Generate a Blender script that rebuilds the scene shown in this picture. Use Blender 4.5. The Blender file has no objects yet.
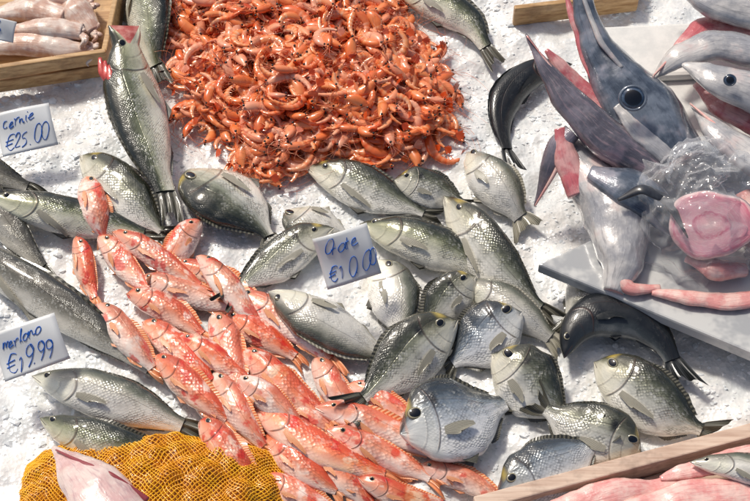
import bpy, math, random
import numpy as np
from mathutils import Vector, Matrix, noise as mn
random.seed(7); rng=np.random.default_rng(7)
sc_=bpy.context.scene
sc_.view_settings.view_transform='Standard'; sc_.view_settings.look='None'; sc_.view_settings.exposure=0
# ---------------- camera survey maths
PITCH=math.radians(55); D=3.2; K=36/70
CAM=np.array([0,-D*math.cos(PITCH),D*math.sin(PITCH)])
FW=np.array([0,math.cos(PITCH),-math.sin(PITCH)]); UP=np.array([0,math.sin(PITCH),math.cos(PITCH)]); RT=np.array([1.,0,0])
def P(px,py,z=0.0):
    d=FW+RT*((px-375)/750*K)+UP*((250.5-py)/750*K)
    t=(z-CAM[2])/d[2]
    return CAM+d*t
def pxm(px,py,z=0.0):
    p=P(px,py,z); return float(np.dot(p-CAM,FW))*K/750
cd=bpy.data.cameras.new('camera'); cam=bpy.data.objects.new('camera',cd); sc_.collection.objects.link(cam)
cam.location=CAM; cam.rotation_euler=(math.radians(90)-PITCH,0,0); cd.lens=70; cd.sensor_width=36; cd.clip_end=500; sc_.camera=cam
# ---------------- light
w=bpy.data.worlds.new('World'); sc_.world=w; w.use_nodes=True
nt=w.node_tree; bg=nt.nodes['Background']; sky=nt.nodes.new('ShaderNodeTexSky'); sky.sky_type='NISHITA'; sky.sun_disc=False
SE=math.radians(56); SA=math.radians(-40)
sky.sun_elevation=SE; sky.sun_rotation=SA; sky.air_density=.8; sky.dust_density=4.0; sky.ozone_density=.5
nt.links.new(sky.outputs[0],bg.inputs[0]); bg.inputs[1].default_value=0.09
sd=Vector((math.sin(SA)*math.cos(SE),math.cos(SA)*math.cos(SE),math.sin(SE)))
ld=bpy.data.lights.new('sun','SUN'); ld.energy=2.75; ld.angle=math.radians(8); ld.color=(1,.94,.84)
lo=bpy.data.objects.new('sun',ld); sc_.collection.objects.link(lo); lo.rotation_euler=sd.to_track_quat('Z','Y').to_euler(); lo.location=(0,0,5)
# ---------------- material helpers
class NT:
    def __init__(s,name):
        s.m=bpy.data.materials.new(name); s.m.use_nodes=True; s.t=s.m.node_tree; s.b=s.t.nodes['Principled BSDF']; s.out=s.t.nodes['Material Output']
    def n(s,typ,**k):
        n=s.t.nodes.new(typ)
        for a,v in k.items(): setattr(n,a,v)
        return n
    def put(s,sock,v):
        if isinstance(v,bpy.types.NodeSocket): s.t.links.new(v,sock)
        else:
            if isinstance(v,(tuple,list)) and len(v)==3 and sock.type=='RGBA': v=(*v,1)
            sock.default_value=v
    def M(s,op,a,b=0.0,c=None):
        n=s.n('ShaderNodeMath',operation=op); s.put(n.inputs[0],a); s.put(n.inputs[1],b)
        if c is not None: s.put(n.inputs[2],c)
        return n.outputs[0]
    def sm(s,v,a,b,lo=0.0,hi=1.0):
        n=s.n('ShaderNodeMapRange',interpolation_type='SMOOTHSTEP'); s.put(n.inputs[0],v)
        for i,x in enumerate((a,b,lo,hi)): s.put(n.inputs[i+1],x)
        return n.outputs[0]
    def mix(s,f,a,b,mode='MIX'):
        n=s.n('ShaderNodeMix',data_type='RGBA',blend_type=mode); s.put(n.inputs[0],f); s.put(n.inputs[6],a); s.put(n.inputs[7],b); return n.outputs[2]
    def ramp(s,v,stops):
        n=s.n('ShaderNodeValToRGB'); e=n.color_ramp.elements
        e[0].position=stops[0][0]; e[0].color=(*stops[0][1],1); e[1].position=stops[-1][0]; e[1].color=(*stops[-1][1],1)
        for p,c in stops[1:-1]:
            x=e.new(p); x.color=(*c,1)
        s.put(n.inputs[0],v); return n.outputs[0]
    def noise(s,scale,vec=None,det=4,rough=.55):
        n=s.n('ShaderNodeTexNoise'); n.inputs['Scale'].default_value=scale; n.inputs['Detail'].default_value=min(det,4); n.inputs['Roughness'].default_value=rough
        if vec is not None: s.put(n.inputs['Vector'],vec)
        return n.outputs[0]
    def geo(s): return s.n('ShaderNodeNewGeometry').outputs['Position']
    def attr(s,name): return s.n('ShaderNodeAttribute',attribute_name=name)
    def bump(s,h,st,dist):
        n=s.n('ShaderNodeBump'); s.put(n.inputs['Height'],h); n.inputs['Strength'].default_value=st; n.inputs['Distance'].default_value=dist
        s.t.links.new(n.outputs[0],s.b.inputs['Normal'])
    def set(s,**k):
        for a,v in k.items(): s.put(s.b.inputs[a.replace('_',' ')],v)
def fish_mat(name,stops,headcol,size,sstr,metal,rough=.22,blotch=None,gold=False,lines=0.0,hu=.27,hm_=.45,glint=.35,dirt=(.1,.1,.06),mott=.4,bmp=.55,coat=.9):
    N=NT(name); a=N.attr('fc').outputs['Vector']; s=N.attr('sc').outputs['Vector']
    sp=N.n('ShaderNodeSeparateXYZ'); N.put(sp.inputs[0],a); x,v,y=sp.outputs
    rnd=N.n('ShaderNodeObjectInfo').outputs['Random']
    off=N.n('ShaderNodeVectorMath',operation='ADD'); N.put(off.inputs[0],s); cmb=N.n('ShaderNodeCombineXYZ'); N.put(cmb.inputs[2],N.M('MULTIPLY',rnd,9.0)); N.put(off.inputs[1],cmb.outputs[0]); s3=off.outputs[0]
    n1=N.noise(16,s3,5,.65)
    vv=N.M('MULTIPLY_ADD',N.M('ADD',v,N.M('MULTIPLY',N.M('SUBTRACT',n1,.5),.6)),.5,.5)
    vv=N.M('ADD',vv,N.M('MULTIPLY',N.M('SUBTRACT',rnd,.5),.14))
    col=N.ramp(vv,stops)
    if lines:
        wv=N.M('SINE',N.M('MULTIPLY',v,34.0)); col=N.mix(N.M('MULTIPLY',N.M('MULTIPLY',N.sm(wv,0,1),lines),N.sm(v,-.6,.2)),col,(.06,.055,.03))
    rot=N.n('ShaderNodeMapping'); rot.inputs['Rotation'].default_value=(0,0,math.radians(45)); N.put(rot.inputs[0],s)
    vo=N.n('ShaderNodeTexVoronoi'); vo.voronoi_dimensions='2D'; vo.inputs['Scale'].default_value=1/size; vo.inputs['Randomness'].default_value=.42; N.put(vo.inputs['Vector'],rot.outputs[0])
    dist=vo.outputs['Distance']; vc=N.n('ShaderNodeSeparateColor'); N.put(vc.inputs[0],vo.outputs['Color'])
    xs_=N.M('ADD',x,N.M('MULTIPLY',N.M('MULTIPLY',v,v),.06))
    body=N.sm(xs_,hu-.015,hu+.015,.0,1); body=N.M('MAXIMUM',body,N.sm(xs_,hu*.6,hu*.68,0,.45))
    edge=N.sm(dist,.3,.62)
    miss=N.sm(N.noise(24,s3,3),.42,.56,.15,1)
    bm_=N.M('MULTIPLY',body,miss)
    col=N.mix(N.M('MULTIPLY',N.M('MULTIPLY',edge,bm_),sstr),col,tuple(c*.4 for c in dirt))
    gl=N.M('MULTIPLY',N.M('MULTIPLY',N.sm(vc.outputs[0],.55,1.0),N.M('MULTIPLY',bm_,N.sm(v,.3,.75,1,.18))),glint)
    col=N.mix(gl,col,(.9,.89,.82) if not blotch else (.95,.64,.5))
    dk=N.M('MULTIPLY',N.M('MULTIPLY',N.sm(vc.outputs[1],.6,1.0),bm_),glint*.8)
    col=N.mix(dk,col,tuple(c*.5 for c in dirt))
    hm=N.M('MULTIPLY',N.sm(x,hu-.06,hu+.02,1,0),hm_)
    hc=N.mix(N.sm(N.M('ADD',v,N.M('MULTIPLY',N.noise(40,s3,4),.6)),0.1,.85),tuple(min(1,c*3.6) for c in headcol),tuple(c*.35 for c in headcol))
    col=N.mix(hm,col,hc)
    col=N.mix(N.M('MULTIPLY',N.sm(N.noise(11,s3,5,.7),.5,.72),mott),col,dirt)
    if blotch:
        for (bc,sc2,lo_,hi_,am) in blotch:
            col=N.mix(N.M('MULTIPLY',N.sm(N.noise(sc2,s3,4,.6),lo_,hi_),am),col,bc)
    ll=N.M('MULTIPLY',N.sm(N.M('ABSOLUTE',N.M('SUBTRACT',v,N.M('SUBTRACT',.55,N.M('MULTIPLY',x,.5)))),.0,.035,1,0),body)
    gd=N.M('ABSOLUTE',N.M('SUBTRACT',x,N.M('SUBTRACT',hu,N.M('MULTIPLY',N.M('MULTIPLY',v,v),.08))))
    g=N.sm(gd,0,.011,1,0); g=N.M('MULTIPLY',g,N.sm(N.M('ABSOLUTE',v),.7,.9,1,0))
    gd2=N.M('ABSOLUTE',N.M('SUBTRACT',x,N.M('SUBTRACT',hu*.68,N.M('MULTIPLY',N.M('MULTIPLY',v,v),.06))))
    g2=N.M('MULTIPLY',N.sm(gd2,0,.01,.3,0),N.sm(v,-.1,.3,1,0))
    mo=N.M('ABSOLUTE',N.M('ADD',y,N.M('MULTIPLY',x,.30))); mth=N.M('MULTIPLY',N.sm(mo,.0,.005,1,0),N.sm(x,.06,.075,1,0))
    dark=N.M('MAXIMUM',N.M('MAXIMUM',g,g2),N.M('MAXIMUM',mth,N.M('MULTIPLY',ll,.35)))
    col=N.mix(N.M('MULTIPLY',dark,.6),col,(.07,.03,.02))
    if gold:
        gm=N.M('MULTIPLY',N.sm(N.M('ABSOLUTE',N.M('SUBTRACT',x,.095)),.0,.04,1,0),N.sm(v,.35,.6)); col=N.mix(N.M('MULTIPLY',gm,.7),col,(.58,.44,.1))
        bs=N.M('MULTIPLY',N.sm(N.M('ABSOLUTE',N.M('SUBTRACT',x,.28)),.005,.04,1,0),N.sm(N.M('ABSOLUTE',N.M('SUBTRACT',v,.42)),.05,.32,1,0)); col=N.mix(N.M('MULTIPLY',bs,.9),col,(.012,.012,.012))
    hs=N.n('ShaderNodeHueSaturation'); N.put(hs.inputs['Value'],N.M('MULTIPLY_ADD',rnd,.35,.88)); N.put(hs.inputs['Color'],col)
    N.set(Base_Color=hs.outputs[0],Metallic=N.M('MULTIPLY',N.M('MULTIPLY',N.sm(v,-.9,.1),N.sm(v,.3,.8,1,.2)),metal),Roughness=N.M('MULTIPLY_ADD',N.noise(90,s3,2),.28,rough-.12),Coat_Weight=coat,Coat_Roughness=.06,Specular_IOR_Level=.55)
    h=N.M('SUBTRACT',N.M('SUBTRACT',N.M('MULTIPLY',N.M('MULTIPLY',dist,-1.1),bm_),N.M('MULTIPLY',dark,1.8)),N.M('MULTIPLY',N.noise(32,s3,3),-1.8))
    N.bump(h,bmp,.0018)
    return N.m
def fin_mat(name,c1,c2,rays=34):
    N=NT(name); a=N.attr('fc').outputs['Vector']; sp=N.n('ShaderNodeSeparateXYZ'); N.put(sp.inputs[0],a)
    wv=N.M('SINE',N.M('MULTIPLY',sp.outputs[0],float(rays)*2)); k=N.sm(wv,-.6,.9)
    col=N.mix(k,c1,c2); col=N.mix(N.sm(sp.outputs[1],.55,1.0,0,.4),col,tuple(c*.4 for c in c1))
    N.set(Base_Color=col,Roughness=.3,Coat_Weight=.4)
    N.bump(wv,.3,.0008); return N.m
def simple(name,col,rough=.5,var=None,vs=20,bs=0.0,bd=.002,bsc=60,metal=0,coat=0):
    N=NT(name); o=N.geo()
    c=col
    if var: c=N.mix(N.sm(N.noise(vs,o,5,.6),.35,.65),col,var)
    N.set(Base_Color=c,Roughness=rough,Metallic=metal,Coat_Weight=coat,Coat_Roughness=.1)
    if bs: N.bump(N.noise(bsc,o,5,.6),bs,bd)
    return N.m
M_bream=fish_mat('bream_skin',[(0,(.88,.85,.77)),(.34,(.82,.79,.7)),(.52,(.6,.59,.5)),(.66,(.28,.29,.21)),(.77,(.08,.088,.058)),(.88,(.022,.027,.02)),(1,(.01,.013,.01))],(.16,.148,.1),.0060,.55,.28,gold=True,lines=.2)
M_bblue=fish_mat('bream_skin_blue',[(0,(.88,.86,.82)),(.36,(.8,.8,.79)),(.53,(.56,.6,.63)),(.67,(.23,.28,.33)),(.79,(.05,.065,.08)),(1,(.01,.014,.018))],(.16,.16,.14),.0062,.5,.32,gold=True,lines=.18,dirt=(.12,.14,.16))
M_bass=fish_mat('bass_skin',[(0,(.88,.84,.73)),(.34,(.8,.77,.62)),(.5,(.52,.52,.37)),(.62,(.2,.22,.125)),(.73,(.055,.067,.036)),(.86,(.016,.021,.013)),(1,(.008,.012,.008))],(.14,.14,.08),.005,.5,.25,lines=.12)
M_pale=fish_mat('pale_skin',[(0,(.9,.87,.8)),(.54,(.84,.81,.73)),(.72,(.54,.52,.44)),(.85,(.15,.16,.12)),(1,(.03,.035,.026))],(.3,.27,.2),.0056,.3,.12,dirt=(.4,.37,.3))
M_hake=fish_mat('hake_skin',[(0,(.76,.73,.65)),(.32,(.56,.53,.46)),(.52,(.25,.235,.19)),(.7,(.075,.07,.055)),(1,(.022,.022,.018))],(.14,.125,.1),.0036,.3,.15)
M_dark=fish_mat('dark_skin',[(0,(.2,.21,.21)),(.15,(.05,.06,.065)),(.35,(.011,.014,.018)),(1,(.004,.006,.008))],(.01,.012,.014),.005,.2,.0,rough=.34,glint=.02,dirt=(.01,.012,.014),bmp=.3,coat=.35)
M_mul=fish_mat('mullet_skin',[(0,(.92,.74,.64)),(.28,(.91,.52,.38)),(.5,(.87,.25,.12)),(.74,(.78,.12,.045)),(1,(.6,.07,.025))],(.34,.07,.03),.0078,.33,.05,rough=.28,hm_=.3,glint=.45,dirt=(.66,.06,.02),
    blotch=[((.94,.75,.64),26,.53,.66,.75),((.64,.02,.01),22,.56,.64,.78),((.93,.45,.1),13,.56,.74,.4)])
M_mul2=fish_mat('mullet_skin_pale',[(0,(.93,.82,.73)),(.32,(.92,.64,.53)),(.6,(.88,.36,.22)),(1,(.72,.14,.07))],(.34,.09,.05),.0078,.28,.05,rough=.28,hm_=.3,glint=.45,dirt=(.68,.12,.06),
    blotch=[((.94,.82,.73),20,.5,.66,.75),((.72,.04,.015),19,.56,.64,.75)])
F_grey=fin_mat('fin_grey',(.035,.035,.028),(.17,.16,.12)); F_dark=fin_mat('fin_dark',(.008,.01,.012),(.03,.035,.035)); F_red=fin_mat('fin_red',(.74,.18,.06),(.94,.56,.3)); F_pale=fin_mat('fin_pale',(.24,.225,.17),(.52,.49,.4))
E_pup=NT('eye_pupil'); E_pup.set(Base_Color=(.005,.006,.009,1),Roughness=.06,Coat_Weight=1.0); E_pup=E_pup.m
def iris_mat(name,c):
    N=NT(name);sp=N.n('ShaderNodeSeparateXYZ');N.put(sp.inputs[0],N.attr('fc').outputs['Vector'])
    N.set(Base_Color=N.ramp(sp.outputs[0],[(0,c),(.8,c),(.92,tuple(q*.4 for q in c)),(1,tuple(q*.08 for q in c))]),Roughness=.2,Coat_Weight=.8);return N.m
E_gold=iris_mat('eye_iris',(.42,.38,.25)); E_red=iris_mat('eye_iris_red',(.82,.5,.25))
M_mouth=simple('mouth_flesh',(.5,.1,.08),.3,(.72,.3,.25),60,.4,.003,80,coat=.7)
# ---------------- mesh helper
def mkobj(name,V,F,mats,fm=None,attrs=None,smooth=True,parent=None,center=True,recalc=False):
    V=np.asarray(V,float); c=V.mean(0) if center else np.zeros(3)
    me=bpy.data.meshes.new(name); me.from_pydata((V-c).tolist(),[],[list(map(int,f)) for f in F])
    for m in mats: me.materials.append(m)
    if fm is not None: me.polygons.foreach_set('material_index',np.array(fm,dtype=np.int32))
    me.polygons.foreach_set('use_smooth',np.full(len(F),smooth))
    for k,a in (attrs or {}).items():
        at=me.attributes.new(k,'FLOAT_VECTOR','POINT'); at.data.foreach_set('vector',np.asarray(a,np.float32).ravel())
    if recalc:
        import bmesh
        bm=bmesh.new(); bm.from_mesh(me); bmesh.ops.recalc_face_normals(bm,faces=bm.faces); bm.to_mesh(me); bm.free()
    me.update()
    ob=bpy.data.objects.new(name,me); sc_.collection.objects.link(ob); ob.location=c
    if parent is not None:
        ob.parent=parent; ob.matrix_parent_inverse=Matrix.Translation(-parent.location)
    return ob
def empty(name,loc=(0,0,0)):
    e=bpy.data.objects.new(name,None); e.empty_display_size=.05; e.location=Vector([float(a) for a in loc]); sc_.collection.objects.link(e); return e
def sm1(a,k):
    a=np.asarray(a,float)
    pre=2*a[0]-a[k:0:-1]; post=2*a[-1]-a[-2:-k-2:-1]
    b=np.concatenate([pre,a,post]); ker=np.hanning(2*k+3)[1:-1]; ker/=ker.sum()
    return np.convolve(b,ker,'valid')
def curve(U,Y,k=8):
    g=np.linspace(0,1,201); y=sm1(np.interp(g,U,Y),k); return lambda u:np.interp(u,g,y)
def grid_faces(nu,nv,off=0,wrap=False):
    F=[]
    for i in range(nu-1):
        for j in range(nv if wrap else nv-1):
            j2=(j+1)%nv; F.append((off+i*nv+j,off+i*nv+j2,off+(i+1)*nv+j2,off+(i+1)*nv+j))
    return F
HX0,HY0,HC=-1.4,-1.0,.006; HF=np.zeros((467,380))
def hfget(x,y):
    i=int((x-HX0)/HC); j=int((y-HY0)/HC)
    return HF[i,j] if 0<=i<HF.shape[0] and 0<=j<HF.shape[1] else 0.
def hfstamp(V):
    I=((V[:,0]-HX0)/HC).astype(int); J=((V[:,1]-HY0)/HC).astype(int)
    for di in(-1,0,1):
        for dj in(-1,0,1):
            a=I+di;b=J+dj; ok=(a>=0)&(a<HF.shape[0])&(b>=0)&(b<HF.shape[1]); np.maximum.at(HF,(a[ok],b[ok]),V[ok,2])
UU=[0,.02,.06,.12,.2,.3,.4,.52,.64,.74,.8,.84]
KIND={
 'bream':dict(top=[.03,.1,.22,.37,.48,.53,.53,.47,.34,.19,.11,.1],bot=[.03,.07,.14,.24,.34,.42,.46,.43,.31,.16,.1,.09],th=[.04,.07,.12,.17,.2,.22,.21,.18,.12,.07,.04,.02],eye=(.13,.15,.074),tail=.42,fork=.55,fin=.085,sq=.8),
 'bass':dict(top=[.03,.08,.16,.28,.4,.49,.52,.5,.4,.27,.2,.18],bot=[.04,.09,.17,.27,.37,.45,.48,.45,.35,.23,.18,.17],th=[.04,.08,.14,.21,.27,.31,.31,.27,.2,.12,.07,.03],eye=(.1,.1,.08),tail=.52,fork=.42,fin=.1,sq=.85),
 'mullet':dict(top=[.05,.15,.3,.43,.51,.53,.51,.45,.36,.26,.2,.18],bot=[.04,.11,.19,.27,.36,.43,.45,.42,.34,.24,.18,.16],th=[.05,.12,.19,.25,.3,.33,.32,.28,.21,.13,.07,.03],eye=(.115,.2,.095),tail=.5,fork=.55,fin=.16,sq=.85),
}
KIND['hake']=dict(KIND['bass'],eye=(.085,.12,.08),tail=.42,fork=.12)
def fish(name,kind,pts,wpx,ddir='U',mat=None,fin=None,iris=None,roll=None,lift=0.,open_=0.,zfix=None,pen=.72,finup=1.,bend=None,stamp=True,thk=1.0,wf=.92):
    k=KIND[kind]; mat=mat or M_bream; fin=fin or F_grey; iris=iris or E_gold; wpx=wpx*wf
    pts=np.array(pts,float); seg=np.r_[0,np.cumsum(np.hypot(*np.diff(pts,axis=0).T))]; seg/=seg[-1]
    g=np.linspace(0,1,61)
    px=np.interp(g,seg,pts[:,0]); py=np.interp(g,seg,pts[:,1])
    if len(pts)>2: px=sm1(px,10); py=sm1(py,10)
    else:
        b=bend if bend is not None else random.uniform(-.07,.07)
        dx,dy=pts[1]-pts[0]; px=px-dy*b*np.sin(g*math.pi)*1.0; py=py+dx*b*np.sin(g*math.pi)
    zc=np.full(61,.03)
    dv={'U':(0,1),'D':(0,-1),'L':(-1,0),'R':(1,0),'UR':(1,1),'UL':(-1,1),'DR':(1,-1),'DL':(-1,-1)}[ddir]
    tcv=curve(UU,k['th'],5); jit=random.uniform(-8,7)
    sp,cp=math.sin(PITCH),math.cos(PITCH)
    for it in range(3):
        C=np.array([P(a,b,z) for a,b,z in zip(px,py,zc)])
        T=C[-1]-C[0]; L=float(np.sum(np.linalg.norm(np.diff(C,axis=0),axis=1))); T2=T[:2]/np.linalg.norm(T[:2])
        Nn=np.array([-T2[1],T2[0]]); 
        if Nn@np.array(dv)<0: Nn=-Nn
        # leaning belly-down on the ice and on its neighbours
        rr=math.radians(19+6*Nn[1]+jit) if roll is None else math.radians(roll)
        cr,sr=math.cos(rr),math.sin(rr)
        dvec=(cr*Nn[0],cr*Nn[1]*sp+sr*cp); tt_=(T2[0],T2[1]*sp); tl=math.hypot(*tt_)
        H=wpx*pxm(px[30],py[30],zc[30])*.95/max(.6,abs(dvec[0]*tt_[1]-dvec[1]*tt_[0])/tl)
        if zfix is not None:
            zc=np.interp(g,np.linspace(0,1,len(zfix)),zfix); continue
        hs=[]
        for i in range(0,61,4):
            r=[hfget(C[i,0]+Nn[0]*H*q,C[i,1]+Nn[1]*H*q) for q in(-.3,-.15,0,.15,.3)]
            hs.append((sorted(r)[3]+np.mean(r))/2*pen)
        gi=g[::4]; co=np.polyfit(gi,hs,2); f=np.polyval(co,g); f=np.maximum(f,0)
        thl=tcv(g)/max(k['th'])
        zc=f+lift+(H*max(k['th'])*.8+H*.22*max(0,sr))*(.35+.65*np.maximum(thl,.45*(g<.5)))
    T3=np.gradient(C,axis=0); T3/=np.linalg.norm(T3,axis=1)[:,None]
    sgn=1 if (np.cross([0,0,1],[T2[0],T2[1],0])[:2]@Nn)>0 else -1
    N3=np.cross([0,0,1],T3)*sgn; N3/=np.linalg.norm(N3,axis=1)[:,None]; B3=np.cross(T3,N3); B3*=np.sign(B3[:,2])[:,None]
    tv=[random.uniform(.94,1.06) for _ in UU]
    top=curve(UU,[a*b for a,b in zip(k['top'],tv)],6);bot=curve(UU,[a*b for a,b in zip(k['bot'],tv[::-1])],6)
    uh=np.r_[0,.004,.012,.022,np.linspace(.035,.36,30),np.linspace(.38,.84,24)]; nv=32
    V=[];Fc=[];Sc=[];F=[];Fm=[];side=[]
    ph=np.linspace(0,2*math.pi,nv,endpoint=False); sd0=random.uniform(0,99)
    for u in uh:
        t_=float(top(u))*H; b_=float(bot(u))*H; th=float(tcv(u))*H*thk
        if u<.03: q=math.sqrt((u+.003)/.033); q=max(q,.8) if open_ else q; t_*=q;b_*=q;th*=q
        yc=(t_-b_)/2; hh=(t_+b_)/2
        for p in ph:
            s,c=math.sin(p),math.cos(p)
            y=yc+hh*s; z=th*math.copysign(abs(c)**k['sq'],c)*(1-.12*max(0,-s))
            v=s; gu=.27-.08*v*v; d=u-gu
            f=1+.04*math.exp(-((d+.015)/.03)**2)-(.05*math.exp(-((d-.008)/.012)**2)); f*=1+.14*mn.noise(Vector((u*6+sd0,s*1.6,c))); z*=f
            ym=-.30*u*L
            side.append((u<.11,(s>-.15) if open_ else y>ym))
            if u<.1:
                m=math.exp(-((y-ym)/(.006*L))**2); z*=1-.4*m*(1-u/.1)
                if open_:
                    kx=(1-u/.1); y+=(1 if s>-.15 else -1)*open_*H*kx; 
            V.append((u*L,y,z)); Fc.append((u,v,y/L)); Sc.append((u*L,math.asin(max(-1,min(1,s)))*H*.5,0))
    F+=grid_faces(len(uh),nv,0,True)
    for f in F: Fm.append(4 if (open_ and all(side[i][0] for i in f) and len({side[i][1] for i in f})>1) else 0)
    if open_:
        o=len(V); r0=np.array(V[:nv]); cy=r0[:,1].mean()
        for kx,shr in((.03,.75),(.09,.5),(.14,.1)):
            for j in range(nv):
                V.append((r0[j,0]+kx*L,cy*(1-kx*5)+(r0[j,1]-cy)*shr,r0[j,2]*shr*1.5)); Fc.append((0,0,0)); Sc.append((0,0,0))
        G=grid_faces(3,nv,o,True)
        for j in range(nv): G.append((j,(j+1)%nv,o+(j+1)%nv,o+j))
        F+=G; Fm+=[4]*len(G)
    else:
        V.append((-.003*L,0,0)); Fc.append((0,0,0)); Sc.append((0,0,0)); c0=len(V)-1
        for j in range(nv): F.append((c0,(j+1)%nv,j)); Fm.append(0)
    def add(vs,fs,fc,mi):
        o=len(V); V.extend(vs); Fc.extend(fc); Sc.extend([(x[0],x[1],0) for x in vs]); F.extend([tuple(o+i for i in f) for f in fs]); Fm.extend([mi]*len(fs))
    na,nb=19,9; hp=float(top(.83))*H*.95; Ht=k['tail']*H*random.uniform(.8,1.1); vs=[];fc=[]; pinch=random.uniform(.45,.95); tsk=random.uniform(-.25,.25)
    for a in np.linspace(-1,1,na):
        for b in np.linspace(0,1,nb):
            ln=.185*L*(1-k['fork']*(1-abs(a))**1.2)*(1+.03*math.sin(a*40))
            vs.append((.825*L+b*ln,a*(hp+(Ht*pinch-hp)*b**.8)+tsk*ln*b*b,.0025*math.sin(a*9+sd0)*b*3-(.004*b))); fc.append((a*.9,b,0))
    add(vs,grid_faces(na,nb),fc,1)
    for (u0,u1,sg,hh,cur) in((.3,.76,1,k['fin']*finup*random.uniform(.5,1.3),top),(.6,.76,-1,k['fin']*.7,bot)):
        n=40;vs=[];fc=[]
        for i,u in enumerate(np.linspace(u0,u1,n)):
            tt=(u-u0)/(u1-u0); hg=hh*H*(math.sin(min(1,tt*2.2+.25)*math.pi/2))*(1-.6*tt)*(.93+.2*mn.noise(Vector((tt*12,sd0,sg)))+.08*(i%4==0))
            for b in(0,.5,1): vs.append(((u+b*hg/L*.9)*L,sg*(float(cur(u))*H*(.95)+hg*b),.4*hg*b*math.sin(tt*5+sd0))); fc.append((tt*1.6,b*.8,0))
        add(vs,grid_faces(n,3),fc,1)
    for sd_ in(1,-1):
        n=9;vs=[];fc=[]; u0=.285; y0=-.12*H; ang=random.uniform(-.45,.05); pl=(.2*L if kind!='bream' else .25*L)*random.uniform(.7,1)
        for a in np.linspace(-1,1,n):
            for b in np.linspace(0,1,6):
                wd=.03*H+(.04*H if kind=='bream' else .06*H)*math.sin(min(1,b*.8+.1)*math.pi)
                lx=pl*b*(1-.3*abs(a)*b+.25*a*b); ly=a*wd
                xx=u0*L+lx*math.cos(ang)-ly*math.sin(ang); yy=y0+lx*math.sin(ang)+ly*math.cos(ang)
                uu=min(.84,xx/L); t_=float(top(uu))*H;b_=float(bot(uu))*H; q=max(0,1-((yy-(t_-b_)/2)/((t_+b_)/2))**2)
                zz=float(tcv(uu))*H*thk*q**(k['sq']/2)*1.06+.002+.03*H*b*b
                vs.append((xx,yy,sd_*zz)); fc.append((a*.4,b*.5,0))
        add(vs,grid_faces(n,6),fc,5)
        vs=[];fc=[]
        for a in np.linspace(0,1,5):
            for b in np.linspace(0,1,4):
                vs.append(((.34+.1*b+.05*a)*L,-float(bot(.36))*H*(.93)-.13*H*b*(1-a)*.9,sd_*(.03*H+.03*H*b))); fc.append((a,b,0))
        add(vs,grid_faces(5,4),fc,1)
    eu,ey,er=k['eye']; 
    t_=float(top(eu))*H;b_=float(bot(eu))*H; q=max(0,1-((ey*H-(t_-b_)/2)/((t_+b_)/2))**2); ez=float(tcv(eu))*H*thk*q**(k['sq']/2); r=er*H
    for sd_ in(1,-1):
        vs=[];fc=[]; nr,ns=9,18
        for i in range(nr):
            th=i/(nr-1)*math.pi*.5
            for j in range(ns):
                f=2*math.pi*j/ns; vs.append((eu*L+r*math.sin(th)*math.cos(f)*1.05,ey*H+r*math.sin(th)*math.sin(f)*.95,sd_*(ez-.08*r+.38*r*math.cos(th)))); fc.append((math.sin(th),0,0))
        fs=grid_faces(nr,ns,0,True); o=len(V); V.extend(vs);Fc.extend(fc);Sc.extend(fc)
        for n_,f in enumerate(fs): F.append(tuple(o+i for i in f)); Fm.append(2 if n_//ns<4 else 3)
    V=np.array(V); s=np.clip(V[:,0]/L,0,1)
    def I(A): return np.stack([np.interp(s,g,A[:,i]) for i in range(3)],1)
    Cc,Tt,Nw,Bw=I(C),I(T3),I(N3),I(B3)
    ex=(V[:,0]-s*L)[:,None]
    W=Cc+Tt*ex+V[:,1:2]*(cr*Nw+sr*Bw)+V[:,2:3]*(-sr*Nw+cr*Bw)
    if stamp: hfstamp(W[:len(uh)*nv])
    return mkobj(name,W,F,[mat,fin,E_pup,iris,M_mouth,F_pale if fin is F_grey else fin],Fm,{'fc':Fc,'sc':Sc})
# ---------------- ground, counter, ice
M_pave=NT('pavement_stone'); o_=M_pave.geo(); br=M_pave.n('ShaderNodeTexBrick'); br.inputs['Scale'].default_value=2; M_pave.put(br.inputs['Vector'],o_)
for i,c in((1,(.26,.25,.23,1)),(2,(.3,.29,.27,1)),(3,(.1,.1,.1,1))): br.inputs[i].default_value=c
M_pave.set(Base_Color=M_pave.mix(.3,br.outputs[0],M_pave.mix(M_pave.noise(9,o_),(.15,.15,.14),(.4,.38,.35))),Roughness=.8)
mkobj('pavement',[(-60,-60,-.9),(60,-60,-.9),(60,60,-.9),(-60,60,-.9)],[(0,1,2,3)],[M_pave.m],smooth=False,center=False)
M_steel=simple('steel',(.5,.51,.52),.35,(.4,.41,.42),8,metal=.8)
def box(name,x0,x1,y0,y1,z0,z1,mat,parent=None,bev=.004):
    V=[(x,y,z) for x in(x0,x1) for y in(y0,y1) for z in(z0,z1)]
    ob=mkobj(name,V,[(0,1,3,2),(4,6,7,5),(0,4,5,1),(2,3,7,6),(0,2,6,4),(1,5,7,3)],[mat],smooth=False,parent=parent)
    if bev:
        b=ob.modifiers.new('bevel','BEVEL'); b.width=bev; b.segments=2
    return ob
st=empty('stall_counter',(0,.1,-.5))
box('tray_floor',-1.35,1.35,-.85,1.15,-.12,-.08,M_steel,st)
for n_,a in(('front_rim',(-1.35,1.35,-.88,-.852)),('back_rim',(-1.35,1.35,1.152,1.18)),('left_rim',(-1.38,-1.352,-.85,1.15)),('right_rim',(1.352,1.38,-.85,1.15))): box(n_,*a,-.13,.03,M_steel,st)
for i,(x,y) in enumerate([(-1.3,-.8),(1.24,-.8),(-1.3,1.04),(1.24,1.04)]): box('leg_%d'%(i+1),x,x+.06,y,y+.06,-.9,-.122,M_steel,st)
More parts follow.
